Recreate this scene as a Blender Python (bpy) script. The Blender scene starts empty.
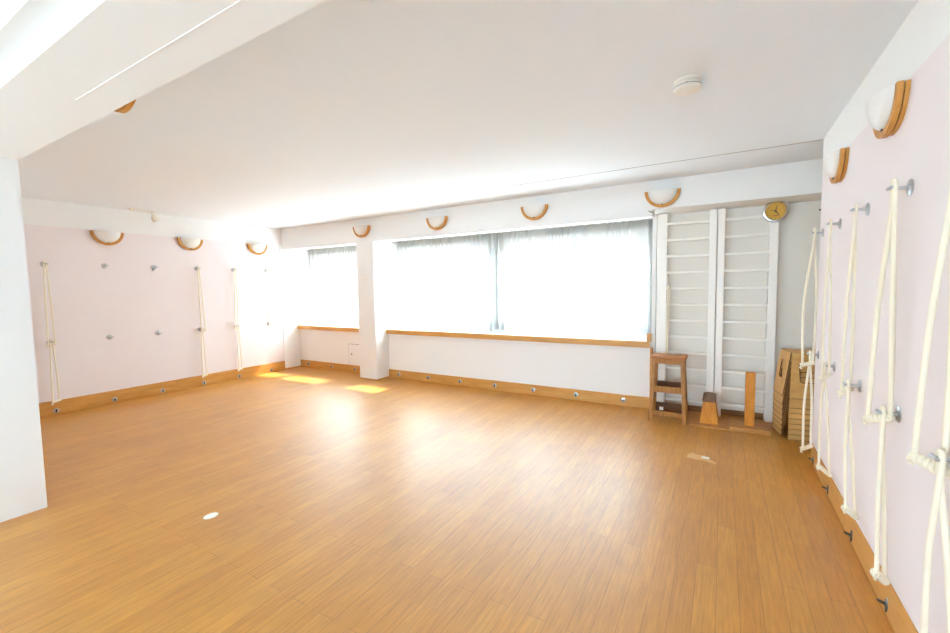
import bpy, bmesh, math, random
from mathutils import Vector, Matrix
from mathutils.geometry import tessellate_polygon
random.seed(7)
PI = math.pi
SC = bpy.context.scene
COL = SC.collection

# ------------------------------------------------------------------ helpers
class MB:
    """collects geometry in a bmesh and links it as one mesh object"""
    def __init__(s): s.bm = bmesh.new()
    def _bev(s, faces, r, seg=2):
        ed = list({e for f in faces for e in f.edges})
        bmesh.ops.bevel(s.bm, geom=ed, offset=r, segments=seg, affect='EDGES', profile=.6)
    def box(s, x0, x1, y0, y1, z0, z1, bev=0):
        vs = [s.bm.verts.new((x, y, z)) for x in (x0, x1) for y in (y0, y1) for z in (z0, z1)]
        idx = [(0,1,3,2),(4,6,7,5),(0,4,5,1),(2,3,7,6),(0,2,6,4),(1,5,7,3)]
        fs = [s.bm.faces.new([vs[i] for i in q]) for q in idx]
        if bev: s._bev(fs, bev)
        return s
    def hexa(s, bot, top, bev=0):
        b = [s.bm.verts.new(p) for p in bot]; t = [s.bm.verts.new(p) for p in top]
        n = len(b)
        fs = [s.bm.faces.new(b[::-1]), s.bm.faces.new(t)]
        for i in range(n):
            j = (i+1) % n
            fs.append(s.bm.faces.new((b[i], b[j], t[j], t[i])))
        if bev: s._bev(fs, bev)
        return s
    def tube(s, pts, r, n=8, cap=True):
        pts = [Vector(p) for p in pts]
        rr = r if isinstance(r, (list, tuple)) else [r]*len(pts)
        t0 = (pts[1]-pts[0]).normalized()
        up = Vector((0,0,1)) if abs(t0.z) < .9 else Vector((1,0,0))
        nrm = (up - t0*up.dot(t0)).normalized()
        rings = []
        for i, p in enumerate(pts):
            if i == 0: t = t0
            elif i == len(pts)-1: t = (pts[i]-pts[i-1]).normalized()
            else: t = ((pts[i]-pts[i-1]).normalized() + (pts[i+1]-pts[i]).normalized())
            if t.length < 1e-6: t = (pts[i]-pts[i-1])
            t.normalize()
            nrm = (nrm - t*nrm.dot(t))
            if nrm.length < 1e-6: nrm = t.orthogonal()
            nrm.normalize()
            b = t.cross(nrm)
            rings.append([s.bm.verts.new(p + (nrm*math.cos(a)+b*math.sin(a))*rr[i]) for a in [2*PI*k/n for k in range(n)]])
        for i in range(len(rings)-1):
            for k in range(n):
                m = (k+1) % n
                s.bm.faces.new((rings[i][k], rings[i][m], rings[i+1][m], rings[i+1][k]))
        if cap:
            s.bm.faces.new(rings[0][::-1]); s.bm.faces.new(rings[-1])
        return s
    def lathe(s, prof, n=32, c=(0,0,0), axis='Z'):
        """prof = [(r, h)...] revolved about axis"""
        c = Vector(c)
        def P(r, h, a):
            u, v = r*math.cos(a), r*math.sin(a)
            return c + (Vector((u,v,h)) if axis == 'Z' else Vector((h,u,v)) if axis == 'X' else Vector((v,h,u)))
        rings = []
        for r, h in prof:
            if r < 1e-6: rings.append([s.bm.verts.new(P(0,h,0))])
            else: rings.append([s.bm.verts.new(P(r,h,2*PI*k/n)) for k in range(n)])
        for A, B in zip(rings, rings[1:]):
            for k in range(n):
                m = (k+1) % n
                f = [A[k % len(A)], A[m % len(A)], B[m % len(B)], B[k % len(B)]]
                u = []
                for q in f:
                    if q not in u: u.append(q)
                if len(u) > 2: s.bm.faces.new(u)
        for R, rev in ((rings[0], True), (rings[-1], False)):
            if len(R) > 1: s.bm.faces.new(R[::-1] if rev else R)
        return s
    def plate(s, outer, holes, to3, thick, edge_slot=False):
        """flat panel with holes: 2-D loops mapped by to3(u, v, w) with w in 0..thick"""
        before = set(s.bm.faces)
        loops = [list(lp) for lp in [outer]+holes]
        flat = [q for lp in loops for q in lp]
        tris = tessellate_polygon([[Vector((u, v, 0)) for u, v in lp] for lp in loops])
        A = [s.bm.verts.new(to3(u, v, 0)) for u, v in flat]
        B = [s.bm.verts.new(to3(u, v, thick)) for u, v in flat]
        for a, b, c in tris:
            s.bm.faces.new((A[a], A[b], A[c])); s.bm.faces.new((B[c], B[b], B[a]))
        k0 = 0
        for lp in loops:
            n = len(lp)
            for i in range(n):
                p, q = k0+i, k0+(i+1) % n
                s.bm.faces.new((A[p], A[q], B[q], B[p]))
            k0 += n
        d = Vector(to3(0,0,thick)) - Vector(to3(0,0,0))
        bmesh.ops.recalc_face_normals(s.bm, faces=s.bm.faces)
        if edge_slot:
            s.bm.normal_update(); dn = d.normalized(); new = [f for f in s.bm.faces if f not in before]
            big = max(new, key=lambda f: f.calc_area()).normal.copy()
            for f in new:
                if abs(f.normal.dot(big)) < .5: f.material_index = 1
        return s
    def build(s, name, mat, parent=None, smooth=None, mat2=None):
        bmesh.ops.recalc_face_normals(s.bm, faces=s.bm.faces)
        me = bpy.data.meshes.new(name); s.bm.to_mesh(me); s.bm.free()
        me.materials.append(mat)
        if mat2: me.materials.append(mat2)
        if smooth is not None:
            for p in me.polygons: p.use_smooth = True
            if smooth < 179:
                try: me.set_sharp_from_angle(angle=math.radians(smooth))
                except Exception: pass
        o = bpy.data.objects.new(name, me); COL.objects.link(o)
        if parent: o.parent = parent
        return o

def tag(o, label, cat, group=None, kind=None):
    o['label'] = label; o['category'] = cat
    if group: o['group'] = group
    if kind: o['kind'] = kind
    return o
def thing(name, label, cat, loc=(0,0,0), rz=0, group=None):
    o = bpy.data.objects.new(name, None); COL.objects.link(o)
    o.empty_display_size = .05
    o.location = loc; o.rotation_euler = (0,0,rz)
    return tag(o, label, cat, group)
def kids(o): return [c for c in bpy.data.objects if c.parent == o]
def dup(root, label, loc, rz=None, group=None):
    r = root.copy(); COL.objects.link(r); r.location = loc; r['label'] = label
    if rz is not None: r.rotation_euler = (0,0,rz)
    if group: r['group'] = group
    for ch in kids(root):
        c = ch.copy(); COL.objects.link(c); c.parent = r
        for g in kids(ch):
            d = g.copy(); COL.objects.link(d); d.parent = c
    return r
def struct(name, mb, mat, label, cat, parent=None, smooth=None):
    o = mb.build(name, mat, parent, smooth)
    if parent is None: tag(o, label, cat, None, 'structure')
    return o

# ------------------------------------------------------------------ materials
def s2l(c):
    return tuple((v/12.92 if v <= .04045 else ((v+.055)/1.055)**2.4) for v in [x/255 for x in c])
def newmat(name):
    m = bpy.data.materials.new(name); m.use_nodes = True
    nt = m.node_tree; b = nt.nodes['Principled BSDF']
    return m, nt, b
def simple(name, rgb, rough=.5, metal=0, bump=0, bscale=200, spec=.5):
    m, nt, b = newmat(name); N, L = nt.nodes, nt.links
    b.inputs['Base Color'].default_value = (*s2l(rgb), 1)
    b.inputs['Roughness'].default_value = rough; b.inputs['Metallic'].default_value = metal
    b.inputs['Specular IOR Level'].default_value = spec
    if bump:
        tc = N.new('ShaderNodeTexCoord'); no = N.new('ShaderNodeTexNoise'); bp = N.new('ShaderNodeBump')
        no.inputs['Scale'].default_value = bscale; no.inputs['Detail'].default_value = 4
        bp.inputs['Strength'].default_value = bump; bp.inputs['Distance'].default_value = .002
        L.new(tc.outputs['Object'], no.inputs['Vector']); L.new(no.outputs['Fac'], bp.inputs['Height'])
        L.new(bp.outputs['Normal'], b.inputs['Normal'])
    return m
def wood(name, c1, c2, scale=(1,1,1), rough=.4, grain=14, spec=.4):
    """grain runs along the axis with the smallest scale"""
    m, nt, b = newmat(name); N, L = nt.nodes, nt.links
    tc = N.new('ShaderNodeTexCoord'); mp = N.new('ShaderNodeMapping'); mp.inputs['Scale'].default_value = scale
    no = N.new('ShaderNodeTexNoise'); no.inputs['Scale'].default_value = grain; no.inputs['Detail'].default_value = 6
    no.inputs['Roughness'].default_value = .6; no.inputs['Distortion'].default_value = .6
    rp = N.new('ShaderNodeValToRGB')
    rp.color_ramp.elements[0].position = .3; rp.color_ramp.elements[0].color = (*s2l(c2), 1)
    rp.color_ramp.elements[1].position = .68; rp.color_ramp.elements[1].color = (*s2l(c1), 1)
    L.new(tc.outputs['Object'], mp.inputs['Vector']); L.new(mp.outputs[0], no.inputs['Vector'])
    L.new(no.outputs['Fac'], rp.inputs['Fac']); L.new(rp.outputs[0], b.inputs['Base Color'])
    b.inputs['Roughness'].default_value = rough; b.inputs['Specular IOR Level'].default_value = spec
    return m
def paint(name, rgb, rough=.75, bump=.08):
    return simple(name, rgb, rough, 0, bump, 60, .25)
WHITE = (238, 238, 237)
M_white = paint('white_paint', WHITE)
M_ceil = paint('ceiling_paint', (232, 238, 244))
M_satin = simple('white_lacquer', (243, 240, 234), .4)
def two_tone(name, zsplit):
    m, nt, b = newmat(name); N, L = nt.nodes, nt.links
    tc = N.new('ShaderNodeTexCoord'); sx = N.new('ShaderNodeSeparateXYZ'); gt = N.new('ShaderNodeMath'); gt.operation = 'GREATER_THAN'
    gt.inputs[1].default_value = zsplit
    mx = N.new('ShaderNodeMix'); mx.data_type = 'RGBA'
    mx.inputs[6].default_value = (*s2l((236, 228, 229)), 1); mx.inputs[7].default_value = (*s2l(WHITE), 1)
    L.new(tc.outputs['Object'], sx.inputs[0]); L.new(sx.outputs['Z'], gt.inputs[0]); L.new(gt.outputs[0], mx.inputs[0])
    L.new(mx.outputs[2], b.inputs['Base Color']); b.inputs['Roughness'].default_value = .75
    b.inputs['Specular IOR Level'].default_value = .25
    return m
M_pinkL = two_tone('pink_paint_left', 2.345)
M_pinkR = two_tone('pink_paint_right', 2.372)
M_trim = wood('golden_trim_wood', (214, 160, 88), (196, 138, 66), (1, 1, 8), .38, 3)
M_ring = wood('honey_ring_wood', (208, 150, 74), (186, 124, 52), (3, 3, 3), .4, 6)
M_stool = wood('old_stool_wood', (184, 126, 54), (138, 88, 32), (6, 6, 1), .45, 9)
M_darkwood = wood('dark_stool_wood', (112, 68, 32), (80, 46, 20), (1, 6, 6), .5, 9)
M_stooltop = wood('worn_seat_wood', (182, 122, 62), (146, 86, 36), (1, 7, 7), .5, 8)
M_block = wood('orange_pine', (222, 150, 52), (192, 114, 30), (7, 7, 1), .42, 7)
M_skirt = wood('brown_skirting', (150, 104, 60), (122, 82, 44), (1, 6, 6), .5, 6)
M_pad = simple('brown_leather', (124, 82, 52), .5, 0, .3, 60)
M_plank = wood('pine_board', (204, 148, 82), (176, 116, 54), (1, 8, 8), .45, 6)
M_ply = wood('pale_plywood', (224, 176, 106), (202, 150, 84), (1.2, 6, 6), .5, 5)
def vary(m, lo, hi):
    nt = m.node_tree; N, L = nt.nodes, nt.links; b = N['Principled BSDF']; src = b.inputs['Base Color'].links[0].from_socket
    oi = N.new('ShaderNodeObjectInfo'); mr = N.new('ShaderNodeMapRange'); mr.inputs[3].default_value = lo; mr.inputs[4].default_value = hi
    hs = N.new('ShaderNodeHueSaturation'); L.new(oi.outputs['Random'], mr.inputs[0]); L.new(mr.outputs[0], hs.inputs['Value'])
    L.new(src, hs.inputs['Color']); L.new(hs.outputs[0], b.inputs['Base Color'])
vary(M_ply, .80, 1.10)
M_plyedge_shade = wood('plywood_edge_shade', (126, 82, 42), (98, 60, 28), (1, 1, 30), .6, 5)  # cut edges, and the shade painted as dark rims and strips
M_steel = simple('brushed_steel', (186, 186, 188), .32, .85)
M_darksteel = simple('dark_steel', (92, 92, 92), .4, .8)
M_black = simple('dark_hole', (40, 36, 32), .7)
M_rope = simple('cotton_rope', (240, 230, 208), .9, 0, .9, 260, .1)
M_plastic = simple('white_plastic', (232, 227, 216), .4)
M_glass_shade = simple('opal_glass', (228, 226, 222), .35)
M_chrome = simple('silver_rim', (205, 202, 198), .22, .9)
M_dial = simple('yellow_dial', (206, 158, 48), .4)
M_hand = simple('dark_hand', (60, 48, 36), .5)
M_red = simple('red_print', (170, 84, 40), .5)
M_paper = simple('white_card', (236, 233, 228), .7)
M_crack = simple('dark_joint', (96, 82, 70), .9)  # grey-brown of the ceiling joint and the hatch outline
M_dkglass = simple('dark_window_glass', (60, 70, 78), .05)
M_pvc = simple('white_window_frame', (226, 228, 230), .35)

def floor_mat():
    m, nt, b = newmat('bamboo_strip_floor'); N, L = nt.nodes, nt.links
    tc = N.new('ShaderNodeTexCoord'); mp = N.new('ShaderNodeMapping'); mp.inputs['Rotation'].default_value = (0,0,PI/2)
    br = N.new('ShaderNodeTexBrick'); br.offset = .37; br.offset_frequency = 2; br.squash = 1
    br.inputs['Scale'].default_value = 1; br.inputs['Brick Width'].default_value = 1.25; br.inputs['Row Height'].default_value = .094
    br.inputs['Mortar Size'].default_value = .0011; br.inputs['Mortar Smooth'].default_value = .3; br.inputs['Bias'].default_value = -.1
    br.inputs['Color1'].default_value = (*s2l(FLOOR_A), 1)
    br.inputs['Color2'].default_value = (*s2l(FLOOR_B), 1)
    br.inputs['Mortar'].default_value = (*s2l(FLOOR_M), 1)
    L.new(tc.outputs['Object'], mp.inputs['Vector']); L.new(mp.outputs[0], br.inputs['Vector'])
    # fine strips along the plank
    m2 = N.new('ShaderNodeMapping'); m2.inputs['Scale'].default_value = (70, 4.5, 1)
    n2 = N.new('ShaderNodeTexNoise'); n2.inputs['Scale'].default_value = 1; n2.inputs['Detail'].default_value = 5; n2.inputs['Roughness'].default_value = .65
    L.new(tc.outputs['Object'], m2.inputs['Vector']); L.new(m2.outputs[0], n2.inputs['Vector'])
    rp = N.new('ShaderNodeValToRGB'); rp.color_ramp.elements[0].position = .3; rp.color_ramp.elements[0].color = (.78,.75,.70,1)
    rp.color_ramp.elements[1].position = .7; rp.color_ramp.elements[1].color = (1.12,1.12,1.10,1)
    L.new(n2.outputs['Fac'], rp.inputs['Fac'])
    n3 = N.new('ShaderNodeTexNoise'); n3.inputs['Scale'].default_value = 2.2; n3.inputs['Detail'].default_value = 3
    L.new(tc.outputs['Object'], n3.inputs['Vector'])
    r3 = N.new('ShaderNodeValToRGB'); r3.color_ramp.elements[0].position = .3; r3.color_ramp.elements[0].color = (.92,.9,.88,1)
    r3.color_ramp.elements[1].position = .7; r3.color_ramp.elements[1].color = (1.04,1.04,1.04,1)
    L.new(n3.outputs['Fac'], r3.inputs['Fac'])
    x1 = N.new('ShaderNodeMix'); x1.data_type = 'RGBA'; x1.blend_type = 'MULTIPLY'; x1.inputs[0].default_value = 1
    L.new(br.outputs['Color'], x1.inputs[6]); L.new(rp.outputs[0], x1.inputs[7])
    x2 = N.new('ShaderNodeMix'); x2.data_type = 'RGBA'; x2.blend_type = 'MULTIPLY'; x2.inputs[0].default_value = 1
    L.new(x1.outputs[2], x2.inputs[6]); L.new(r3.outputs[0], x2.inputs[7])
    L.new(x2.outputs[2], b.inputs['Base Color'])
    ma = N.new('ShaderNodeMapRange'); ma.inputs[3].default_value = .38; ma.inputs[4].default_value = .5
    L.new(n2.outputs['Fac'], ma.inputs[0]); L.new(ma.outputs[0], b.inputs['Roughness'])
    bp = N.new('ShaderNodeBump'); bp.inputs['Strength'].default_value = .12; bp.inputs['Distance'].default_value = .0015
    iv = N.new('ShaderNodeMath'); iv.operation = 'SUBTRACT'; iv.inputs[0].default_value = 1
    L.new(br.outputs['Fac'], iv.inputs[1]); L.new(iv.outputs[0], bp.inputs['Height']); L.new(bp.outputs['Normal'], b.inputs['Normal'])
    b.inputs['Specular IOR Level'].default_value = .35
    b.inputs['Coat Weight'].default_value = .6; b.inputs['Coat Roughness'].default_value = .40; b.inputs['Coat IOR'].default_value = 1.6
    return m
FLOOR_A, FLOOR_B, FLOOR_M = (204, 143, 54), (195, 132, 46), (142, 90, 32)
M_floor = floor_mat()

def curtain_mat():
    m = bpy.data.materials.new('sheer_white_voile'); m.use_nodes = True
    nt = m.node_tree; N, L = nt.nodes, nt.links; N.clear()
    out = N.new('ShaderNodeOutputMaterial')
    tr = N.new('ShaderNodeBsdfTransparent'); tl = N.new('ShaderNodeBsdfTranslucent'); df = N.new('ShaderNodeBsdfDiffuse')
    tl.inputs['Color'].default_value = (.95,.96,.96,1); df.inputs['Color'].default_value = (.93,.94,.93,1)
    a = N.new('ShaderNodeMixShader'); a.inputs[0].default_value = .30
    b = N.new('ShaderNodeMixShader')
    lw = N.new('ShaderNodeLayerWeight'); lw.inputs['Blend'].default_value = .5
    mr = N.new('ShaderNodeMapRange'); mr.inputs[3].default_value = CURT_T; mr.inputs[4].default_value = CURT_T*.15
    L.new(lw.outputs['Facing'], mr.inputs[0]); L.new(mr.outputs[0], b.inputs[0])
    L.new(tl.outputs[0], a.inputs[1]); L.new(df.outputs[0], a.inputs[2])
    L.new(a.outputs[0], b.inputs[1]); L.new(tr.outputs[0], b.inputs[2]); L.new(b.outputs[0], out.inputs[0])
    return m
CURT_T = .50
M_curtain = curtain_mat()
CURT_T = .04
M_tape = curtain_mat(); M_tape.name = 'gathered_heading'
M_tape.node_tree.nodes['Translucent BSDF'].inputs['Color'].default_value = (.36,.36,.34,1)
def pane_mat():
    m = bpy.data.materials.new('window_pane_glass'); m.use_nodes = True
    nt = m.node_tree; N, L = nt.nodes, nt.links; N.clear()
    out = N.new('ShaderNodeOutputMaterial')
    tr = N.new('ShaderNodeBsdfTransparent'); tr.inputs['Color'].default_value = (.95,.97,.97,1)
    gl = N.new('ShaderNodeBsdfGlossy'); gl.inputs['Roughness'].default_value = .02
    mx = N.new('ShaderNodeMixShader'); mx.inputs[0].default_value = .05; L.new(tr.outputs[0], mx.inputs[1]); L.new(gl.outputs[0], mx.inputs[2])
    L.new(mx.outputs[0], out.inputs[0])
    return m
M_pane = pane_mat()

# ------------------------------------------------------------------ the room
CE = 2.66                    # ceiling height
XL, XR = -7.22, .672         # left and right wall faces
YL = 5.15                    # face of the lintel and the window pillar
YW = 5.46                    # face of the low wall under the windows
YB = 5.62                    # back of the niche with the wall bars
YO = 5.745                    # inner face of the outer wall
XN = 1.35                    # right end of that niche
YR = -7.0                    # rear wall behind the camera
struct('floor', MB().box(-7.6, 1.6, .42, 6.1, -.12, 0), M_floor, 'golden bamboo strip floor', 'floor')
struct('floor_bounce', MB().box(-7.6, 1.6, YR-.2, .42, -.12, 0), paint('pale_bounce_floor', (222, 214, 204), .5, 0), 'unseen pale beige floor before the beam, added to bounce neutral light', 'floor')  # invented floor behind the camera, pale so it bounces neutral light
struct('ceiling', MB().box(-7.6, 1.6, YR-.2, 6.1, CE, CE+.15), M_ceil, 'plain white ceiling', 'ceiling')
struct('wall_left', MB().box(XL-.2, XL, YR-.2, 6.1, 0, CE), M_pinkL, 'pale pink left wall with a white band on top', 'wall')
struct('wall_right', MB().box(XR, XR+.15, YR-.2, 4.45, 0, CE), M_pinkR, 'pale pink right wall with a white band on top', 'wall')
# lintel, pillars, low walls, outer wall
lin = MB().box(XL, -.70, YL, YO, 2.345, CE).box(XL, -.70, YL, YL+.16, 2.272, 2.345).box(-.70, XN+.2, YL, YB, 2.345, CE)
struct('wall_back', lin, M_white, 'white lintel wall above the windows and wall bars', 'wall')
struct('pillar_corner', MB().box(XL, -7.205, 5.10, YO, 0.02, 2.345), M_white, 'white corner pilaster beside the left window', 'pillar')
struct('pillar_window', MB().box(-5.285, -4.905, YL-.002, YO, .02, 2.30), M_white, 'white pillar between the two windows', 'pillar')
struct('trim_1', MB().box(XL, -7.20, 5.095, YW, 0, .022).box(-5.29, -4.90, YL-.007, YW, 0, .022), M_trim, 'thin wooden foot strip of the pillars', 'trim')
lw = MB().box(-7.205, -5.285, YW, YO, 0, .775)
struct('wall_low_left', lw, M_white, 'white low wall under the left window', 'wall')
struct('wall_low', MB().box(-4.905, -.745, YW, YO, 0, .775), M_white, 'white low wall under the wide window', 'wall')
ow = MB()
ow.box(XL, -.70, YO, 5.98, 0, .90).box(XL, -.70, YO, 5.98, 2.10, CE)
for a, b in ((XL, -7.13), (-5.33, -4.86), (-.82, -.70)): ow.box(a, b, YO, 5.98, .90, 2.10)
struct('wall_outer', ow, M_white, 'white outer wall around the window openings', 'wall')
struct('wall_niche', MB().box(-.70, XN+.2, YB, 5.98, 0, 2.345).box(XN, XN+.2, 4.45, YB, 0, CE).box(XR+.15, XN+.2, 4.25, 4.45, 0, CE), paint('warm_white_paint', (232, 227, 219)), 'white back wall of the wall bar niche', 'wall')
struct('wall_niche_side', MB().box(-.745, -.70, 5.50, YO, 0, 2.345), M_white, 'white reveal between wide window and wall bars', 'wall')
struct('trim_2', MB().box(-.69, XN, YB-.018, YB, 0, .06), M_skirt, 'dark skirting at the foot of the wall bars', 'trim')
# sills
for nm, a, b, lb in (('sill_left', -7.20, -5.285, 'left'), ('sill', -4.905, -.748, 'wide')):
    r = struct(nm, MB().box(a, b, 5.425, YO, .776, .826), M_white, 'white window sill under the %s window' % lb, 'sill')
    MB().box(a, b, 5.40, 5.4245, .754, .829, .003).build('sill_edge', M_trim, r)
# baseboards
def base_l(): return MB().box(XL, XL+.02, .975, 5.095, 0, .17, .002)
struct('baseboard_left', base_l(), M_trim, 'golden wooden baseboard along the pink left wall', 'baseboard')
struct('baseboard_right', MB().box(XR-.006, XR, YR, 4.44, 0, .160, .002), M_trim, 'golden wooden baseboard along the pink right wall', 'baseboard')
struct('baseboard_back', MB().box(-4.90, -2.905, YW-.02, YW, 0, .142, .002).box(-2.902, -.745, YW-.02, YW, 0, .142, .002), M_trim, 'golden wooden baseboard under the wide window', 'baseboard')
struct('baseboard_window', MB().box(-7.20, -5.29, YW-.02, YW, 0, .142, .002), M_trim, 'golden wooden baseboard under the left window', 'baseboard')
struct('trim_3', MB().box(-.744, -.722, 5.40, 5.5, 0, .75, .002), M_ring, 'brown end board of the low wall beside the stool', 'trim')
# front beam, partition, rear wall
struct('beam_front', MB().box(-7.22, XR, .615, .973, 2.402, CE).box(-7.22, XR, .52, .615, 2.452, CE), M_white, 'white ceiling beam crossing the near end of the hall', 'beam')
struct('wall_partition', MB().box(XL, -4.097, .615, .973, 0, 2.402), M_white, 'white partition wall end under the ceiling beam', 'wall')
struct('trim_4', MB().box(-2.62, .2, .829, .834, 2.400, 2.402), M_white, 'fine raised seam under the ceiling beam', 'trim')
rw = MB()
rw.box(-7.6, 1.6, YR-.2, YR, 0, .12).box(-7.6, 1.6, YR-.2, YR, 2.55, CE)
for a, b in ((-7.6, -6.9), (-4.6, -4.5), (-2.2, -2.1), (.3, 1.6)): rw.box(a, b, YR-.2, YR, .12, 2.55)
struct('wall_rear', rw, M_white, 'white rear wall with three added tall windows', 'wall')
# crack line across the ceiling with a few nail heads
cr = MB()
x = XL
yy = 4.49
while x < XR:
    x2 = min(x+.25, XR); y2 = 4.485 + random.uniform(-.004, .004)
    if abs(x2+1) > 0: cr.hexa([(x, yy-.004, CE-.001), (x2, y2-.004, CE-.001), (x2, y2+.004, CE-.001), (x, yy+.004, CE-.001)],
                              [(x, yy-.004, CE+.002), (x2, y2-.004, CE+.002), (x2, y2+.004, CE+.002), (x, yy+.004, CE+.002)])
    x, yy = x2, y2
for xx in (-6.5, -5.4, -2.9, -2.0): cr.lathe([(0, -.003), (.008, -.002), (.008, .002), (0, .002)], 10, (xx, 4.485, CE))
struct('trim_5', cr, M_crack, 'thin joint line across the ceiling before the windows', 'trim')

# windows: frames and panes in the outer wall
def window(nm, xs, label):
    x0, x1 = xs[0], xs[-1]
    r = tag(MB().box(x0, x1, 5.775, 5.855, .90, .95).box(x0, x1, 5.775, 5.855, 2.05, 2.10).build(nm, M_pvc), label, 'window', None, 'structure')
    for a, b in zip(xs, xs[1:]):
        f = MB()
        a2, b2 = a+.012, b-.012
        f.box(a2, a2+.07, 5.748, 5.826, .945, 2.055, .004).box(b2-.07, b2, 5.748, 5.826, .945, 2.055, .004)
        f.box(a2+.07, b2-.07, 5.748, 5.826, .945, 1.015, .004).box(a2+.07, b2-.07, 5.748, 5.826, 1.985, 2.055, .004)
        fo = f.build('sash', M_pvc, r)
        MB().box(a2+.065, b2-.065, 5.785, 5.791, 1.01, 1.99).build('pane', M_pane, fo)
    for q in xs[1:-1]: MB().box(q-.03, q+.03, 5.80, 5.87, .95, 2.05).build('mullion', M_pvc, r)
    return r
window('window_1', [-7.13, -6.42, -5.33], 'white framed left window behind a sheer curtain')
window('window_2', [-4.86, -4.0, -2.98, -1.75, -.82], 'wide white framed window behind two sheer curtains')
for k, (a, b) in enumerate(((-6.9, -4.6), (-4.5, -2.2), (-2.1, .3))):  # unseen rear windows, added to let in fill daylight
    r = tag(MB().box(a, b, YR-.14, YR-.06, .12, .18).box(a, b, YR-.14, YR-.06, 2.49, 2.55).box(a, a+.06, YR-.14, YR-.06, .18, 2.49).box(b-.06, b, YR-.14, YR-.06, .18, 2.49)
            .build('window_%d' % (3+k), M_pvc), 'unseen tall rear window added for fill light, ' + ('beside the left wall', 'the middle one', 'beside the right wall')[k], 'window', None, 'structure')
    MB().box(a+.05, b-.05, YR-.103, YR-.097, .17, 2.50).build('pane', M_pane, r)

# curtains
def curtain(nm, label, x0, x1, z0, z1, amp, lam, dens):
    bm = MB(); n = int((x1-x0)/.008); cols = []
    ph = 0; zs = [z0 + (z1-z0)*k/10 for k in range(11)]
    rnd = random.Random(int(abs(x0*100)))
    h = 0
    for i in range(n+1):
        xx = x0 + (x1-x0)*i/n
        d = dens(xx)
        ph += .008*2*PI/lam*d*(1+.5*math.sin(xx*9.1)+.3*math.sin(xx*23))
        a = amp*(1+.35*math.sin(xx*5.3))*(.75+.5*math.sin(xx*2.9+1)**2)
        col = []
        for k, z in enumerate(zs):
            t = (z-z0)/(z1-z0)
            aa = a*(1.0-.35*t) + (.004 if k == 10 else 0)
            zz = z
            if k == 0: zz += .010*math.sin(xx*6.0)+.006*math.sin(xx*21)
            if k == 10: zz += .010*abs(math.sin(ph*.5))-.006
            col.append(bm.bm.verts.new((xx, 5.70+aa*math.sin(ph+.35*math.sin(z*2.2+xx*3)), zz)))
        cols.append(col)
    cols_co = [c[10].co.copy() for c in cols]
    for A, B in zip(cols, cols[1:]):
        for k in range(10):
            fc = bm.bm.faces.new((A[k], B[k], B[k+1], A[k+1]))
            if dens(A[0].co.x) > 1.5 and (math.sin(A[0].co.x*61) > -.2): fc.material_index = 1
    o = bm.build(nm, M_curtain, None, 180, M_tape)
    hb = MB()
    rows = [[hb.bm.verts.new((p.x, p.y-.006, p.z-dz)) for p in cols_co] for dz in (.0, .05, .10)]
    for a_, b_ in zip(rows, rows[1:]):
        for k in range(len(a_)-1): hb.bm.faces.new((a_[k], a_[k+1], b_[k+1], b_[k]))
    hb.build('heading_tape', M_tape, o, 180)
    return tag(o, label, 'curtain', None)
curtain('sheer_curtain', 'sheer white curtain in the narrow left window beyond the pillar', -7.17, -5.30, .840, 2.315, .015, .10, lambda x: 2.0 if x < -7.14 else 1)
curtain('sheer_curtain', 'sheer white curtain over the pillar side of the wide window', -4.885, -3.03, .845, 2.315, .015, .10, lambda x: 2.2 if x > -3.14 or x < -4.85 else 1)
curtain('sheer_curtain', 'sheer white curtain over the wide window half near the wall bars', -3.0, -.765, .855, 2.315, .015, .11, lambda x: 2.2 if x < -2.82 else (1.8 if x > -.85 else 1))
for a, b, lb in ((-7.17, -5.29, 'left window'), (-4.90, -.75, 'wide window')):
    t = thing('curtain_rail', 'slim curtain rail under the lintel of the %s' % lb, 'curtain rail', ((a+b)/2, 5.70, 2.335))
    MB().box(a-(a+b)/2, b-(a+b)/2, -.012, .012, -.008, .010).build('rail', M_plastic, t)

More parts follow.
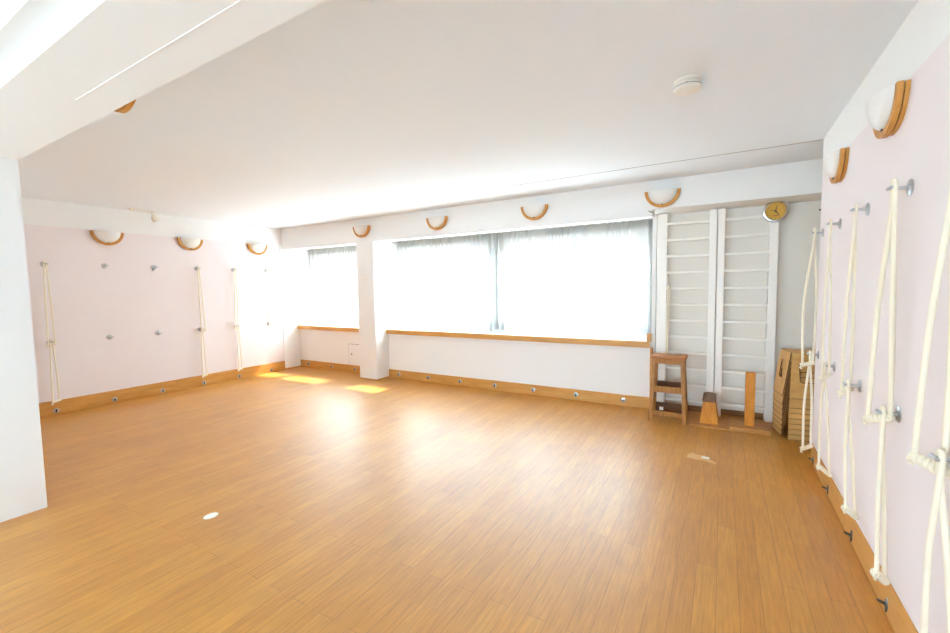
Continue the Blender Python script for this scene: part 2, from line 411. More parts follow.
# ------------------------------------------------------------------ sconces
def make_sconce():
    """wall plane y = 0, room towards -y, origin at the middle of the flat top"""
    t = thing('wall_sconce', '', 'wall lamp', group='half-round wooden wall lamps')
    def half(ro, ri, y0, y1, bev=.003):
        m = MB(); n = 28; R = []
        for i in range(n+1):
            a = PI + PI*i/n
            c, s = math.cos(a), math.sin(a)
            R.append([m.bm.verts.new((r*c, y, r*s)) for r, y in ((ri, y0), (ro, y0), (ro, y1), (ri, y1))])
        for A, B in zip(R, R[1:]):
            for k in range(4): m.bm.faces.new((A[k], A[(k+1)%4], B[(k+1)%4], B[k]))
        m.bm.faces.new(R[0]); m.bm.faces.new(R[-1][::-1])
        return m
    half(.182, .150, -.044, -.022).build('front_ring', M_ring, t, 40)
    half(.176, .146, -.016, .001).build('back_ring', M_ring, t, 40)
    for a in (PI*1.06, PI*1.5, PI*1.94):
        sp = MB().tube([(.163*math.cos(a), -.024, .163*math.sin(a)), (.163*math.cos(a), -.014, .163*math.sin(a))], .007, 8)
        sp.build('spacer', M_ring, t)
    # opal glass: quarter bowl, open on top
    g = MB(); nu, nv = 24, 10; Gd = []
    for ro, dp in ((.149, .070), (.145, .066)):
        rows = []
        for j in range(nv+1):
            e = (PI/2)*j/nv
            row = []
            for i in range(nu+1):
                a = PI + PI*i/nu
                row.append(g.bm.verts.new((ro*math.cos(e)*math.cos(a), -.032-dp*math.sin(e), ro*math.cos(e)*math.sin(a))) if j < nv else None)
            rows.append(row)
        tip = g.bm.verts.new((0, -.032-dp, 0))
        for j in range(nv-1):
            for i in range(nu): g.bm.faces.new((rows[j][i], rows[j][i+1], rows[j+1][i+1], rows[j+1][i]))
        for i in range(nu): g.bm.faces.new((rows[nv-1][i], rows[nv-1][i+1], tip))
        Gd.append((rows, tip))
    (A, ta), (B, tb) = Gd
    for i in range(nu): g.bm.faces.new((A[0][i], B[0][i], B[0][i+1], A[0][i+1]))
    for s_ in (0, nu):
        la = [A[j][s_] for j in range(nv)]+[ta]; lb = [B[j][s_] for j in range(nv)]+[tb]
        for j in range(nv): g.bm.faces.new((la[j], la[j+1], lb[j+1], lb[j]))
    g.build('glass_shade', M_glass_shade, t, 60)
    c = MB().box(-.008, .008, -.050, -.030, -.155, -.140, .002); c.build('clip', M_darksteel, t)
    return t
sconce0 = make_sconce()
SC_SPOTS = [
 ((-.598, YL, 2.535), 0, 'wooden half-ring wall lamp on the lintel above the wall bars'),
 ((-2.10, YL, 2.535), 0, 'wooden half-ring wall lamp on the lintel, next window-side one from the wall bars'),
 ((-3.615, YL, 2.535), 0, 'wooden half-ring wall lamp on the lintel above the pillar end of the wide window'),
 ((-5.12, YL, 2.535), 0, 'wooden half-ring wall lamp on the lintel above the window pillar'),
 ((XL, 4.645, 2.333), PI/2, 'half-ring lamp on the pink left wall, beside the window corner'),
 ((XL, 3.535, 2.333), PI/2, 'half-ring lamp on the pink left wall, middle one of three'),
 ((XL, 2.50, 2.333), PI/2, 'half-ring lamp on the pink left wall under the ceiling spotlight, farthest from the windows'),
 ((XR, 3.76, 2.355), -PI/2, 'half-ring lamp at the far end of the pink right wall near the clock'),
 ((XR, 2.735, 2.360), -PI/2, 'half-ring lamp on the pink right wall, nearest one to the viewer'),
 ((-2.60, .973, 2.585), PI, 'half-ring lamp on the far side of the ceiling beam, only its wooden bottom showing'),
]
for i, (p, r, lb) in enumerate(SC_SPOTS):
    if i == 0: sconce0.location = p; sconce0['label'] = lb
    else: dup(sconce0, lb, p, r)

# ------------------------------------------------------------------ rope hooks
HZ = (1.897, .922, .045)
HL = (1.873, .908, .045)
def make_hook():
    """wall plane y = 0, room towards -y"""
    t = thing('rope_hook', '', 'wall hook', group='steel rope hooks on the walls')
    MB().lathe([(0, .003), (.035, .003), (.035, -.003), (.030, -.006), (0, -.006)], 24, (0,0,0), 'Y').build('plate', M_steel, t, 40)
    m = MB().tube([(0, -.004, 0), (0, -.030, .001), (0, -.066, .004)], [.010, .007, .007], 10); m.build('peg', M_steel, t, 50)
    m = MB().tube([(-.024, -.066, .004), (.024, -.066, .004)], .007, 10); m.build('crossbar', M_steel, t, 50)
    return t
def make_cleat():
    t = thing('floor_anchor', '', 'wall anchor', group='steel anchors along the baseboards')
    MB().lathe([(0, .003), (.031, .003), (.031, -.003), (.026, -.005), (0, -.005)], 20, (0,0,0), 'Y').build('plate', M_steel, t, 40)
    m = MB(); n = 14
    pts = [(.003*math.sin(2*PI*k/n), -.014-.011*math.cos(2*PI*k/n), .016*math.sin(2*PI*k/n)) for k in range(n+1)]
    m.tube(pts, .005, 8, False); m.build('eye', M_darksteel, t, 60)
    MB().lathe([(0, -.0045), (.008, -.0045), (.008, -.0065), (0, -.0075)], 12, (0,0,0), 'Y').build('hole', M_black, t, 40)
    return t
def make_dark_cleat():
    t = thing('floor_anchor', '', 'wall anchor', group='steel anchors along the baseboards')
    m = MB(); ol = [(0, .036), (.012, .012), (.013, -.010), (0, -.036), (-.013, -.010), (-.012, .012)]
    m.hexa([(u, .003, v) for u, v in ol], [(u*.8, -.006, v*.9) for u, v in ol]); m.build('plate', M_darksteel, t)
    MB().tube([(0, -.004, .006), (0, -.020, .010), (0, -.034, .017)], [.008, .007, .006], 8).build('peg', M_darksteel, t, 50)
    return t
hook0, cleat0, dark0 = make_hook(), make_cleat(), make_dark_cleat()
used = [0, 0, 0]
def place(k, p, rz, lb):
    src = (hook0, cleat0, dark0)[k]
    if not used[k]:
        used[k] = 1; src.location = p; src.rotation_euler = (0,0,rz); src['label'] = lb; return src
    return dup(src, lb, p, rz)
LY = (1.86, 2.455, 3.035, 3.62, 4.20, 4.805)
LN = ('rope column beside the near partition', 'bare column next to the partition ropes', 'second bare column, mid wall', 'rope column just past the bare hooks', 'rope column second from the windows', 'column nearest the window corner')
RY = (1.92, 2.50, 3.11, 3.75, 4.325)
RN = ('column cut by the picture edge', 'column with the thick triple strands', 'column below the larger wall lamp', 'column below the smaller wall lamp', 'column at the far wall end by the boxes')
HN = ('top hook', 'mid-height hook', 'baseboard anchor')
for i, y in enumerate(LY):
    for j, z in enumerate(HL):
        place(1 if j == 2 else 0, (XL+(.02 if j == 2 else 0), y, z), PI/2, 'steel %s on pink left wall, %s' % (HN[j], LN[i]))
for i, y in enumerate(RY):
    for j, z in enumerate(HZ):
        if i == 0 and j != 1: continue
        place(2 if j == 2 else 0, (XR-(.006 if j == 2 else 0), y, z), -PI/2, 'steel %s on pink right wall, %s' % (HN[j], RN[i]))
ORD = ('nearest the window pillar', 'second from the pillar', 'third from the pillar', 'fourth from the pillar, midway', 'third from the stool', 'second from the stool', 'nearest the stool')
for i in range(7):
    place(1, (-4.68+.6045*i, YW-.02, .075), 0, 'steel anchor on baseboard under wide window, %s' % ORD[i])
for i, x in enumerate((-6.955, -6.31, -5.705)):
    place(1, (x, YW-.02, .075), 0, 'steel anchor on baseboard under left window, %s' % ('in the corner', 'the middle one', 'below the access panel')[i])

# ------------------------------------------------------------------ ropes
def catmull(P, n=8):
    P = [Vector(p) for p in P]; out = []
    for i in range(len(P)-1):
        p0 = P[max(i-1,0)]; p1 = P[i]; p2 = P[i+1]; p3 = P[min(i+2, len(P)-1)]
        for k in range(n):
            t = k/n
            out.append(.5*((2*p1)+(p2-p0)*t+(2*p0-5*p1+4*p2-p3)*t*t+(3*p1-p0-3*p2+p3)*t**3))
    out.append(P[-1]); return out
def rope(label, peg, e1, e2, r=.0085, group=None, slack=.012, extra=None, lean=Vector((0,0,0))):
    """a loop over a peg whose two strands end in a cord-wound grip between e1 and e2"""
    peg, e1, e2 = Vector(peg), Vector(e1), Vector(e2)
    t = thing('wall_rope', label, 'rope', peg, 0, group)
    a, b = e1-peg, e2-peg
    d = (b-a); w = d.normalized()
    # the loop over the peg, its two strands 2r apart
    side = Vector((0, 1, 0))
    q = []
    mida = a*.5 + Vector((0, 0, 0)) + (-w)*slack; midb = b*.5 + w*slack*.6
    s0, s1 = -side*(r*1.2), side*(r*1.2)
    top = [a - Vector((0,0,-.03)) , ]
    P = [a+Vector((0,0,.0)), a+Vector((0,0,.05)), mida + s0*.5, a*.08 + s0, Vector((0,0,r*1.6)) + s0*.9 + lean,
         Vector((0,0,r*1.6)) + s1*.9 + lean, b*.08 + s1, midb + s1*.5, b+Vector((0,0,.05)), b]
    MB().tube(catmull(P, 7), r, 8).build('strands', M_rope, t, 60)
    # wound grip
    L = d.length + .02
    ax = w; u = ax.orthogonal().normalized(); v = ax.cross(u)
    turns = max(5, int(L/(r*1.75))); n = turns*12
    st = a - ax*.01
    pts = [st + ax*(L*k/n) + (u*math.cos(2*PI*turns*k/n)+v*math.sin(2*PI*turns*k/n))*r*1.35 for k in range(n+1)]
    m = MB().tube(pts, r*.92, 6)
    m.tube([st - ax*.004, st + ax*(L+.004)], r*1.3, 8)
    # loose knot tail
    kt = a - ax*.006
    m.tube(catmull([kt, kt+Vector((0,0,-.018))-ax*.008, kt+Vector((0,0,-.03))+ax*.004], 4), r*.8, 6)
    m.build('grip', M_rope, t, 60)
    if extra:
        MB().tube(catmull([Vector(p)-peg for p in extra], 7), r, 8).build('third_strand', M_rope, t, 60)
    return t
PX = XR - .052
G1 = 'cotton ropes on the right wall'
rope('cream rope looped from the top hook at the picture edge of the right wall', (PX, 1.92, 1.905), (.592, 2.03, .885), (.645, 1.965, .868), .0095, G1)
rope('cream rope hanging to the floor at the picture edge of the right wall', (PX, 1.92, .925), (.60, 1.90, .31), (.645, 1.83, .27), .0095, G1)
rope('thick upper cream rope with three strands on the second column of the right wall', (PX, 2.50, 1.905), (.585, 2.555, .878), (.642, 2.49, .905), .0095, G1,
     extra=[(PX, 2.485, 1.912), (PX-.004, 2.46, 1.75), (PX+.008, 2.47, 1.3), (.638, 2.48, 1.0), (.642, 2.49, .92)])
rope('lower cream rope with a knobby end, below the three-strand rope', (PX, 2.50, .925), (.605, 2.42, .225), (.64, 2.455, .185), .009, G1)
rope('upper cream rope below the larger right wall lamp, grip by the mid hook', (PX, 3.11, 1.905), (.60, 3.14, .868), (.642, 3.165, .89), .008, G1)
rope('lower cream rope below the larger right wall lamp, grip touching the baseboard', (PX, 3.11, .925), (.60, 2.955, .268), (.646, 2.985, .222), .008, G1)
rope('upper cream rope below the smaller right wall lamp', (PX, 3.75, 1.905), (.60, 3.705, .845), (.64, 3.725, .872), .0075, G1)
rope('lower cream rope below the smaller right wall lamp, ending above the baseboard', (PX, 3.75, .925), (.588, 3.625, .25), (.645, 3.625, .20), .0075, G1)
rope('upper cream rope at the far end of the right wall, seen against the niche', (PX, 4.325, 1.905), (.565, 4.282, .838), (.63, 4.265, .862), .0085, G1, .03)
rope('lower cream rope at the far right wall end, hanging before the plywood boxes', (PX, 4.325, .925), (.58, 4.225, .165), (.635, 4.26, .185), .0085, G1, .02)
PXL = XL + .052
G2 = 'cotton ropes on the left wall'
def lrope(i, top, label, dy=.0):
    y = LY[i]
    z0, z1 = (1.885, .885) if top else (.918, .165)
    rope(label, (PXL, y, z0), (XL+.075, y-.035+dy, z1), (XL+.058, y+.03+dy, z1+.01), .0085, G2, .006)
lrope(0, True, 'upper rope on the left wall beside the near partition', .0)
lrope(0, False, 'lower rope on the left wall beside the near partition', .0)
lrope(3, True, 'upper rope on the left wall just past the four bare hooks', .02)
lrope(3, False, 'lower rope on the left wall just past the four bare hooks', .0)
lrope(4, True, 'upper rope on the left wall, second column from the window corner', -.02)
lrope(4, False, 'lower rope on the left wall, second column from the window corner', .0)
lrope(5, True, 'short single rope on the left wall nearest the window corner', .0)

# ------------------------------------------------------------------ wall bars
RZ = [.14+.1885*k for k in range(12)]
def bars(label, x0, x1, w0, w1):
    cx = (x0+x1)/2
    t = thing('wall_bars', label, 'wall bars', (cx, 5.54, 0), 0, 'white wooden wall bars')
    for a, b in ((x0, x0+w0), (x1-w1, x1)):
        MB().box(a-cx, b-cx, -.05, .075, 0.001, 2.338, .003).build('upright', M_satin, t)
    for z in RZ:
        m = MB(); a, b = x0+w0-.012-cx, x1-w1+.012-cx
        m.box(a, b, -.046, -.016, z-.016, z+.016, .009); m.build('rung', M_satin, t, 50)
    return t
bars('white wall bars bay beside the window and stool', -.692, -.074, .108, .075)
bars('white wall bars bay under the clock', -.067, .488, .070, .078)
# rope hanging in the first bay
t = thing('hanging_cord', 'thin cream cord knotted over a rung of the wall bars above the stool', 'cord', (-.553, 5.475, 1.47))
m = MB(); m.tube(catmull([(-.012, -.012, 0), (-.014, -.012, -.2), (-.020, -.010, -.6), (-.016, -.008, -.93)], 6), .0075, 8)
m.tube(catmull([(.010, -.012, 0), (.008, -.012, -.25), (-.002, -.010, -.6), (.004, -.008, -.93)], 6), .0075, 8); m.build('strands', M_rope, t, 60)
m = MB(); n = 40
m.tube([(.022*math.cos(k*2*PI/10)*.6, -.012+.011*math.sin(k*2*PI/10), .0+.014*math.sin(k*.8)) for k in range(n)], .0075, 6)
m.build('knot', M_rope, t, 60)

# ------------------------------------------------------------------ clock
t = thing('wall_clock', 'round clock with yellow dial and silver rim hanging on the wall bars', 'clock', (.452, 5.488, 2.253))
MB().lathe([(0, 0), (.112, 0), (.114, -.03), (.108, -.044), (.096, -.047), (.088, -.040), (.088, -.034), (0, -.034)], 48, (0,0,0), 'Y').build('rim', M_chrome, t, 35)
d = MB().lathe([(0, -.0345), (.0895, -.0345), (.0895, -.037), (0, -.037)], 48, (0,0,0), 'Y').build('dial', M_dial, t, 35)
mk = MB()
for k in range(12):
    a = k*PI/6; s_, c_ = math.sin(a), math.cos(a)
    mk.tube([(.070*s_, -.0375, .070*c_), (.081*s_, -.0375, .081*c_)], .0022, 6)
mk.build('hour_marks', M_hand, d)
MB().box(-.022, .022, -.0383, -.0369, -.052, -.044).build('red_print', M_red, d)
def hand(nm, deg, L, w, y):
    a = math.radians(deg); s_, c_ = math.sin(a), math.cos(a)
    MB().hexa([(-.012*s_-w*c_, y, -.012*c_+w*s_), (-.012*s_+w*c_, y, -.012*c_-w*s_), (L*s_+w*.5*c_, y, L*c_-w*.5*s_), (L*s_-w*.5*c_, y, L*c_+w*.5*s_)],
              [(-.012*s_-w*c_, y-.0015, -.012*c_+w*s_), (-.012*s_+w*c_, y-.0015, -.012*c_-w*s_), (L*s_+w*.5*c_, y-.0015, L*c_-w*.5*s_), (L*s_-w*.5*c_, y-.0015, L*c_+w*.5*s_)]).build(nm, M_hand, t)
hand('hour_hand', 146, .062, .0055, -.040); hand('minute_hand', 12, .066, .0048, -.042); hand('second_hand', -75, .058, .0022, -.044)
MB().lathe([(0, -.0369), (.008, -.0369), (.008, -.047), (0, -.047)], 16, (0,0,0), 'Y').build('hub', M_hand, t, 40)

# ------------------------------------------------------------------ stool
t = thing('wooden_stool', 'tall brown wooden step stool with crossbars beside the window wall', 'stool', (-.505, 5.125, 0))
W2, D2, ZT = .175, .145, .69
MB().box(-W2, W2, -.135, .135, ZT, ZT+.034, .007).build('seat', M_stooltop, t, 40)
for sx in (-1, 1):
    for sy in (-1, 1):
        tx, ty, bx, by = sx*.140, sy*.100, sx*.172, sy*.136
        h = .019
        MB().hexa([(bx-h, by-h, 0), (bx+h, by-h, 0), (bx+h, by+h, 0), (bx-h, by+h, 0)],
                  [(tx-h, ty-h, ZT), (tx+h, ty-h, ZT), (tx+h, ty+h, ZT), (tx-h, ty+h, ZT)], .003).build('leg', M_stool, t)
def lx(z, s): return s*(.172-.032*z/ZT)
def ly(z, s): return s*(.136-.036*z/ZT)
def xbar(nm, z0, z1, sy, mat):
    y = ly((z0+z1)/2, sy)
    MB().hexa([(lx(z0,-1)+.017, y-.010, z0), (lx(z0,1)-.017, y-.010, z0), (lx(z0,1)-.017, y+.010, z0), (lx(z0,-1)+.017, y+.010, z0)],
              [(lx(z1,-1)+.017, y-.010, z1), (lx(z1,1)-.017, y-.010, z1), (lx(z1,1)-.017, y+.010, z1), (lx(z1,-1)+.017, y+.010, z1)], .002).build(nm, mat, t)
xbar('apron', .642, .69, -1, M_stool); xbar('apron', .642, .69, 1, M_darkwood)
xbar('crossbar', .325, .392, -1, M_stool); xbar('crossbar', .335, .405, 1, M_darkwood)
xbar('crossbar', .07, .118, -1, M_stool); xbar('crossbar', .05, .15, 1, M_darkwood)
for s_ in (-1, 1):
    for z0, z1 in ((.642, .69), (.22, .27)):
        x = lx((z0+z1)/2, s_)
        MB().hexa([(x-.01, ly(z0,-1)+.017, z0), (x+.01, ly(z0,-1)+.017, z0), (x+.01, ly(z0,1)-.017, z0), (x-.01, ly(z0,1)-.017, z0)],
                  [(x-.01, ly(z1,-1)+.017, z1), (x+.01, ly(z1,-1)+.017, z1), (x+.01, ly(z1,1)-.017, z1), (x-.01, ly(z1,1)-.017, z1)], .002).build('side_rail', M_darkwood, t)
q = MB().box(-.108, -.066, .1175, .1205, .062, .100).build('paper_label', M_paper, t); q['label'] = 'small white sticker'

# ------------------------------------------------------------------ trapezoid block, post on board
t = thing('wedge_block', 'orange wooden wedge block with brown padded top on a thin plank', 'exercise block', (-.105, 5.08, 0))
MB().box(-.178, .178, -.10, .32, 0, .018, .003).build('base_plank', M_plank, t)
m = MB(); m.hexa([(-.090, 0, .018), (.090, 0, .018), (.090, .27, .018), (-.090, .27, .018)], [(-.056, .004, .262), (.052, .004, .262), (.052, .266, .285), (-.056, .266, .285)], .003)
m.build('block', M_block, t)
m = MB(); nx = 10; A = []
for y, zt in ((-.006, .266), (.13, .284), (.274, .290)):
    top = [(-.062+.120*k/nx, y, zt + .012*math.sin(PI*k/nx)) for k in range(nx+1)]
    bot = [(.062, y, zt-.012), (-.066, y, zt-.012)]
    A.append([m.bm.verts.new(p) for p in top+bot])
for P, Q in zip(A, A[1:]):
    for k in range(len(P)): j = (k+1) % len(P); m.bm.faces.new((P[k], P[j], Q[j], Q[k]))
m.bm.faces.new(A[0]); m.bm.faces.new(A[-1][::-1])
m.build('pad', M_pad, t, 50)
t = thing('post_stand', 'upright wooden post fixed on a thick pine board under the clock', 'exercise stand', (.257, 4.985, 0))
MB().box(-.176, .176, 0, .33, 0, .048, .005).build('board', M_plank, t)
MB().box(-.043, .043, .10, .15, .048, .60, .004).build('post', M_block, t)

# ------------------------------------------------------------------ nested plywood stools
def make_ply():
    """flared four-sided plywood stool, front left top corner near the origin side"""
    t = thing('plywood_stool', '', 'stool', group='nested plywood stools in the niche')
    w, d, h, f, th = .40, .30, .43, .088, .0062
    def rr(cx, cy, a, b, n=4, r=.018):
        pts = []
        for sx, sy, a0 in ((1,1,0),(-1,1,PI/2),(-1,-1,PI),(1,-1,3*PI/2)):
            for k in range(n+1):
                an = a0+PI/2*k/n
                pts.append((cx+sx*(a/2-r)+r*math.cos(an), cy+sy*(b/2-r)+r*math.sin(an)))
        return pts
    MB().box(0, w, 0, d, h-.014, h, .002).build('top_board', M_ply, t)
    # front and back panels lean out by f; side panels lean out by f and narrow towards the foot
    sl = f/h; ss = .058/h
    def front(u, v, ww): return (u, -sl*(h-v)-ww, v)
    fp = MB().plate([(-.036, 0), (w+.036, 0), (w, h), (0, h)], [rr(.135, h-.185, .15, .18)], front, th, True)
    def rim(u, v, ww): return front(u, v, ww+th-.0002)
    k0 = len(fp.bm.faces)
    fp.plate(rr(.135, h-.185, .164, .194, 4, .024), [rr(.135, h-.185, .15, .18)], rim, .001)  # dark rim painted in for the shade around the handle hole
    fp.plate([(-.036, 0), (w+.036, 0), (w+.035, .0045), (-.035, .0045)], [], rim, .001)  # dark strip painted in for the gap shade at the panel foot
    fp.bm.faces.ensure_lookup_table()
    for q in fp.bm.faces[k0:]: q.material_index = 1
    fp.build('front_panel', M_ply, t, None, M_plyedge_shade)
    def back(u, v, ww): return (u, d+sl*(h-v)+ww, v)
    MB().plate([(-.036, 0), (w+.036, 0), (w, h), (0, h)], [rr(.135, h-.185, .15, .18)], back, th, True).build('back_panel', M_ply, t, None, M_plyedge_shade)
    def left(u, v, ww): return (-ss*(h-v)-ww, u, v)
    lp = MB().plate([(.008, 0), (d-.008, 0), (d, h), (0, h)], [rr(d/2, h-.18, .12, .18)], left, th, True)
    def lshade(u, v, ww): return left(u, v, ww+th-.0002)
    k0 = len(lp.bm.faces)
    lp.plate([(.008, 0), (d-.008, 0), (d-.008, .005), (.008, .005)], [], lshade, .0008)  # painted gap shade along the foot of the side panel
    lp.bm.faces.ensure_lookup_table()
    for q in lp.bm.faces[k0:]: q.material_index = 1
    lp.build('side_panel', M_ply, t, None, M_plyedge_shade)
    def right(u, v, ww): return (w+ss*(h-v)+ww, u, v)
    MB().plate([(.008, 0), (d-.008, 0), (d, h), (0, h)], [rr(d/2, h-.18, .12, .18)], right, th, True).build('side_panel', M_ply, t, None, M_plyedge_shade)
    return t
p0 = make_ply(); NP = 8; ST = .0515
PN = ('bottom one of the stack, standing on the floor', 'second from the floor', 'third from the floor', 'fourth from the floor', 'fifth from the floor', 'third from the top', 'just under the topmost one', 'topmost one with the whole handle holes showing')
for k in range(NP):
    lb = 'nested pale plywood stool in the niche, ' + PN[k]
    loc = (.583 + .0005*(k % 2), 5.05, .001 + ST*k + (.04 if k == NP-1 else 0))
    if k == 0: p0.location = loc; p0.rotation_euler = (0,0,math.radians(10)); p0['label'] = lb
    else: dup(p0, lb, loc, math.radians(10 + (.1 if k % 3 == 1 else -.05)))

# ------------------------------------------------------------------ ceiling fittings, small things
t = thing('smoke_detector', 'round white smoke detector on the ceiling', 'smoke detector', (-.2, 2.775, CE))
MB().lathe([(0, .0), (.070, 0), (.070, -.008), (.058, -.014), (.056, -.034), (0, -.034)], 40).build('base', M_plastic, t, 35)
MB().lathe([(0, -.0345), (.0725, -.0375), (.0725, -.0395), (0, -.0395)], 40).build('air_slot', M_black, t, 35)
MB().lathe([(0, -.039), (.072, -.040), (.073, -.050), (.066, -.057), (.03, -.060), (0, -.060)], 40).build('cover', M_plastic, t, 35)
MB().box(-.004, .004, -.0565, -.050, -.030, -.020).build('test_light', M_black, t)
t = thing('ceiling_spotlight', 'small white spotlight on a bar under the ceiling near the left wall', 'ceiling lamp', (-7.0, 2.86, CE))
MB().box(-.02, .02, -.16, .12, -.032, -.001, .004).build('bar', M_plastic, t)
m = MB().tube([(0, .10, -.03), (0, .11, -.06), (0, .125, -.075)], .010, 10); m.build('arm', M_plastic, t, 50)
m = MB().lathe([(0, .058), (.022, .054), (.042, .036), (.050, .005), (.049, -.035), (.040, -.040), (.036, -.025), (0, -.022)], 24)
bmesh.ops.rotate(m.bm, verts=m.bm.verts, cent=(0,0,0), matrix=Matrix.Rotation(.5, 3, 'X'))
bmesh.ops.translate(m.bm, verts=m.bm.verts, vec=(0, .14, -.105)); m.build('lamp_head', M_plastic, t, 40)
# access panel, name plate
t = thing('access_panel', 'white access hatch with a dark keyhole in the low wall beside the pillar', 'hatch', (-5.58, YW, .33))
MB().box(-.285, .285, -.005, -.0005, -.19, .19, .001).build('hatch_plate', M_white, t)
MB().lathe([(0, -.004), (.014, -.004), (.014, -.008), (0, -.008)], 14, (-.215, 0, .012), 'Y').build('keyhole', M_black, t, 40)
m = MB()
m.box(-.292, .286, -.0008, -.0002, .190, .196).box(-.292, -.286, -.0008, -.0002, -.19, .190); m.build('joint', M_crack, t)
t = tag(MB().box(-5.135, -5.03, YL-.010, YL-.0021, 1.645, 1.685, .002).build('wall_plate', M_paper), 'small pale plate on the front of the window pillar', 'wall plate')
tag(MB().box(-5.11, -5.02, YL-.008, YL-.0021, 1.735, 1.757, .002).build('wall_plate', M_paper), 'slim pale strip above the plate on the window pillar', 'wall plate')
# end block on the sill
tag(MB().box(-.782, -.735, 5.40, 5.46, .8295, .925, .003).build('wood_block', M_ring), 'small brown wooden block standing at the wall-bar end of the sill', 'wood block')
# screw hooks
t = tag(MB().tube([(-.735, YL+.001, 2.33), (-.735, YL-.02, 2.328), (-.715, YL-.028, 2.316), (-.69, YL-.016, 2.306)], .005, 8).build('screw_hook', M_darksteel, None, 60), 'small dark screw hook on the lintel beside the window curtain', 'hook')
tag(MB().tube([(.84, YB+.001, 2.25), (.84, YB-.012, 2.25)], .008, 10).build('screw', M_black, None, 60), 'dark screw head in the niche wall right of the clock', 'screw')
# marks on the floor
m = MB(); m.lathe([(0, .0005), (.036, .0005), (.036, .0018), (0, .0022)], 24)
bmesh.ops.scale(m.bm, vec=(1, 1.25, 1), verts=m.bm.verts); bmesh.ops.translate(m.bm, vec=(-2.94, 1.473, 0), verts=m.bm.verts)
tag(m.build('floor_sticker', M_paper, None, 40), 'white oval sticker on the open floor', 'sticker')
m = MB()
m.plate([(-.13, -.02), (-.06, -.035), (.0, -.03), (.09, -.05), (.10, -.035), (.04, .0), (.01, .035), (-.05, .03), (-.09, .045), (-.12, .02)], [], lambda u, v, w: (-.12+u, 4.09+v*2, .0004+w), .0006)
tp = m.build('tape_residue', simple('tape_glue', (222, 178, 124), .5)); tag(tp, 'pale peeled tape mark on the floor before the wedge block', 'tape')
MB().box(-.135, -.075, 4.08, 4.125, .0011, .0019).build('white_scrap', M_paper, tp)

# ------------------------------------------------------------------ outside
M_fac = paint('grey_render', (150, 150, 148)); M_fac2 = paint('cream_render', (176, 172, 164)); M_roof = paint('grey_roof', (110, 108, 108))
struct('terrace_outside', MB().box(-60, 50, 5.98, 90, -4.2, -4), paint('pale_paving', (172, 172, 170)), 'pale paved street below the windows', 'street')
struct('sun_block_slab', MB().box(-4.02, 1.6, 5.98, 6.78, 2.45, 2.62), M_white, 'white slab added outside to keep sun off the wide window', 'sun blocker')  # made-up slab, placed to cut off the sun
def house(x, y, w, d, h, mat, label, cols, rows):
    t = thing('neighbour_house', label, 'house', (x, y, -4))
    MB().box(0, w, 0, d, 0, h).build('walls', mat, t)
    MB().hexa([(-.3, -.3, h), (w+.3, -.3, h), (w+.3, d+.3, h), (-.3, d+.3, h)], [(.8, d*.45, h+1.6), (w-.8, d*.45, h+1.6), (w-.8, d*.55, h+1.6), (.8, d*.55, h+1.6)]).build('roof', M_roof, t)
    for i in range(cols):
        for k in range(rows):
            cx = w*(i+.5)/cols; z = 1.2+2.9*k
            hw = MB().box(cx-.6, cx+.6, -.05, .03, z, z+1.5).build('house_window', M_pvc, t)
            MB().box(cx-.52, cx+.52, -.06, -.051, z+.08, z+1.42).build('window_glass', M_dkglass, hw)
house(-34, 26, 15, 9, 7.2, M_fac2, 'cream house across the street behind the left window curtain', 4, 2)
house(-17.5, 24, 11, 9, 8.4, M_fac, 'grey house across the street behind the pillar side of the wide window', 3, 3)
house(-5.5, 22, 12, 9, 8.0, M_fac2, 'cream house across the street behind the wall-bar side of the wide window', 4, 2)

# ------------------------------------------------------------------ light and camera
SKY_H, SKY_Z, SKY_B = 6.2, 15.0, .95
w = bpy.data.worlds.new('World'); SC.world = w; w.use_nodes = True
nt = w.node_tree; bg = nt.nodes['Background']
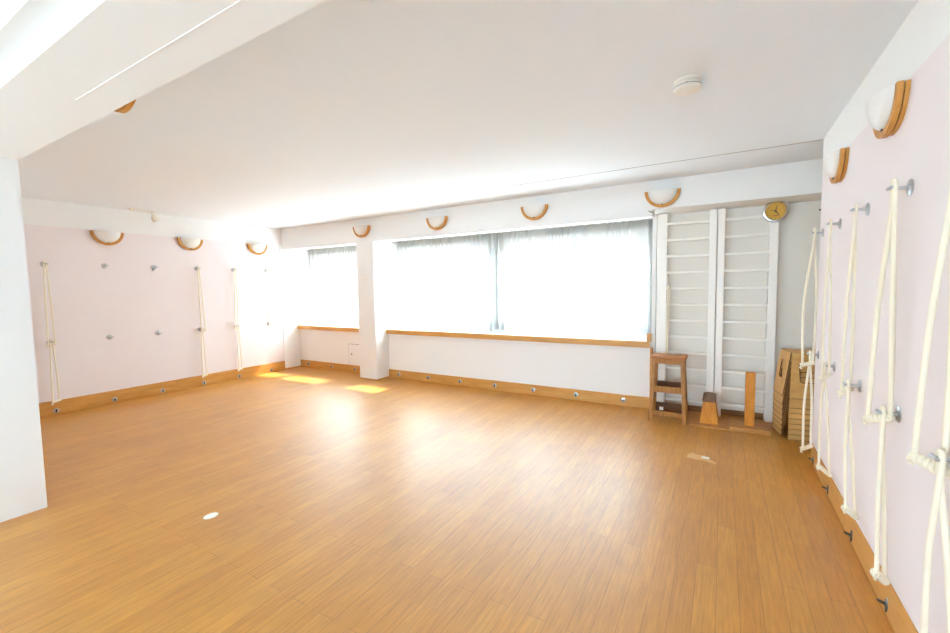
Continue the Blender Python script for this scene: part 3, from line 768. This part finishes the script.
# hazy sky, brighter overhead than at the horizon
tc = nt.nodes.new('ShaderNodeTexCoord'); sx = nt.nodes.new('ShaderNodeSeparateXYZ'); mr = nt.nodes.new('ShaderNodeMapRange')
mr.inputs[1].default_value = 0; mr.inputs[2].default_value = 1; mr.inputs[3].default_value = SKY_H; mr.inputs[4].default_value = SKY_Z
nt.links.new(tc.outputs['Generated'], sx.inputs[0]); nt.links.new(sx.outputs['Z'], mr.inputs[0]); # sky behind the camera scaled separately, to set the fill light from there
my = nt.nodes.new('ShaderNodeMapRange'); my.inputs[1].default_value = .3; my.inputs[2].default_value = -.6
my.inputs[3].default_value = 1; my.inputs[4].default_value = SKY_B
mm = nt.nodes.new('ShaderNodeMath'); mm.operation = 'MULTIPLY'
nt.links.new(sx.outputs['Y'], my.inputs[0]); nt.links.new(mr.outputs[0], mm.inputs[0]); nt.links.new(my.outputs[0], mm.inputs[1])
nt.links.new(mm.outputs[0], bg.inputs['Strength'])
bg.inputs['Color'].default_value = (.67, .855, 1.0, 1)
sd = bpy.data.lights.new('sun', 'SUN'); sd.energy = 23; sd.angle = .012; sd.color = (1, .97, .93)
so = bpy.data.objects.new('sun', sd); COL.objects.link(so)
so.rotation_euler = Vector((-.17, -1, -1.42)).to_track_quat('-Z', 'Y').to_euler()

F = 424.46; yaw, pit, rol = -.52959, -.066709, -.014994
f = Vector((math.sin(yaw)*math.cos(pit), math.cos(yaw)*math.cos(pit), math.sin(pit)))
r = Vector((math.cos(yaw), -math.sin(yaw), 0)); u = r.cross(f)
r, u = math.cos(rol)*r + math.sin(rol)*u, -math.sin(rol)*r + math.cos(rol)*u
cd = bpy.data.cameras.new('camera'); co = bpy.data.objects.new('camera', cd); COL.objects.link(co)
cd.sensor_fit = 'HORIZONTAL'; cd.sensor_width = 36; cd.lens = F/950*36; cd.clip_start = .05
co.matrix_world = Matrix(((r.x, u.x, -f.x, 0), (r.y, u.y, -f.y, 0), (r.z, u.z, -f.z, 1.5), (0,0,0,1)))
SC.camera = co
SC.view_settings.view_transform = 'Standard'; SC.view_settings.look = 'None'
SC.view_settings.exposure = 1.24; SC.view_settings.gamma = 1; SC.view_settings.use_curve_mapping = False
cy = SC.cycles
cy.use_denoising = True
try: cy.denoiser = 'OPENIMAGEDENOISE'
except Exception: pass
cy.max_bounces = 14; cy.diffuse_bounces = 9; cy.glossy_bounces = 4; cy.transmission_bounces = 4; cy.transparent_max_bounces = 16
cy.sample_clamp_indirect = 12; cy.caustics_reflective = False; cy.caustics_refractive = False
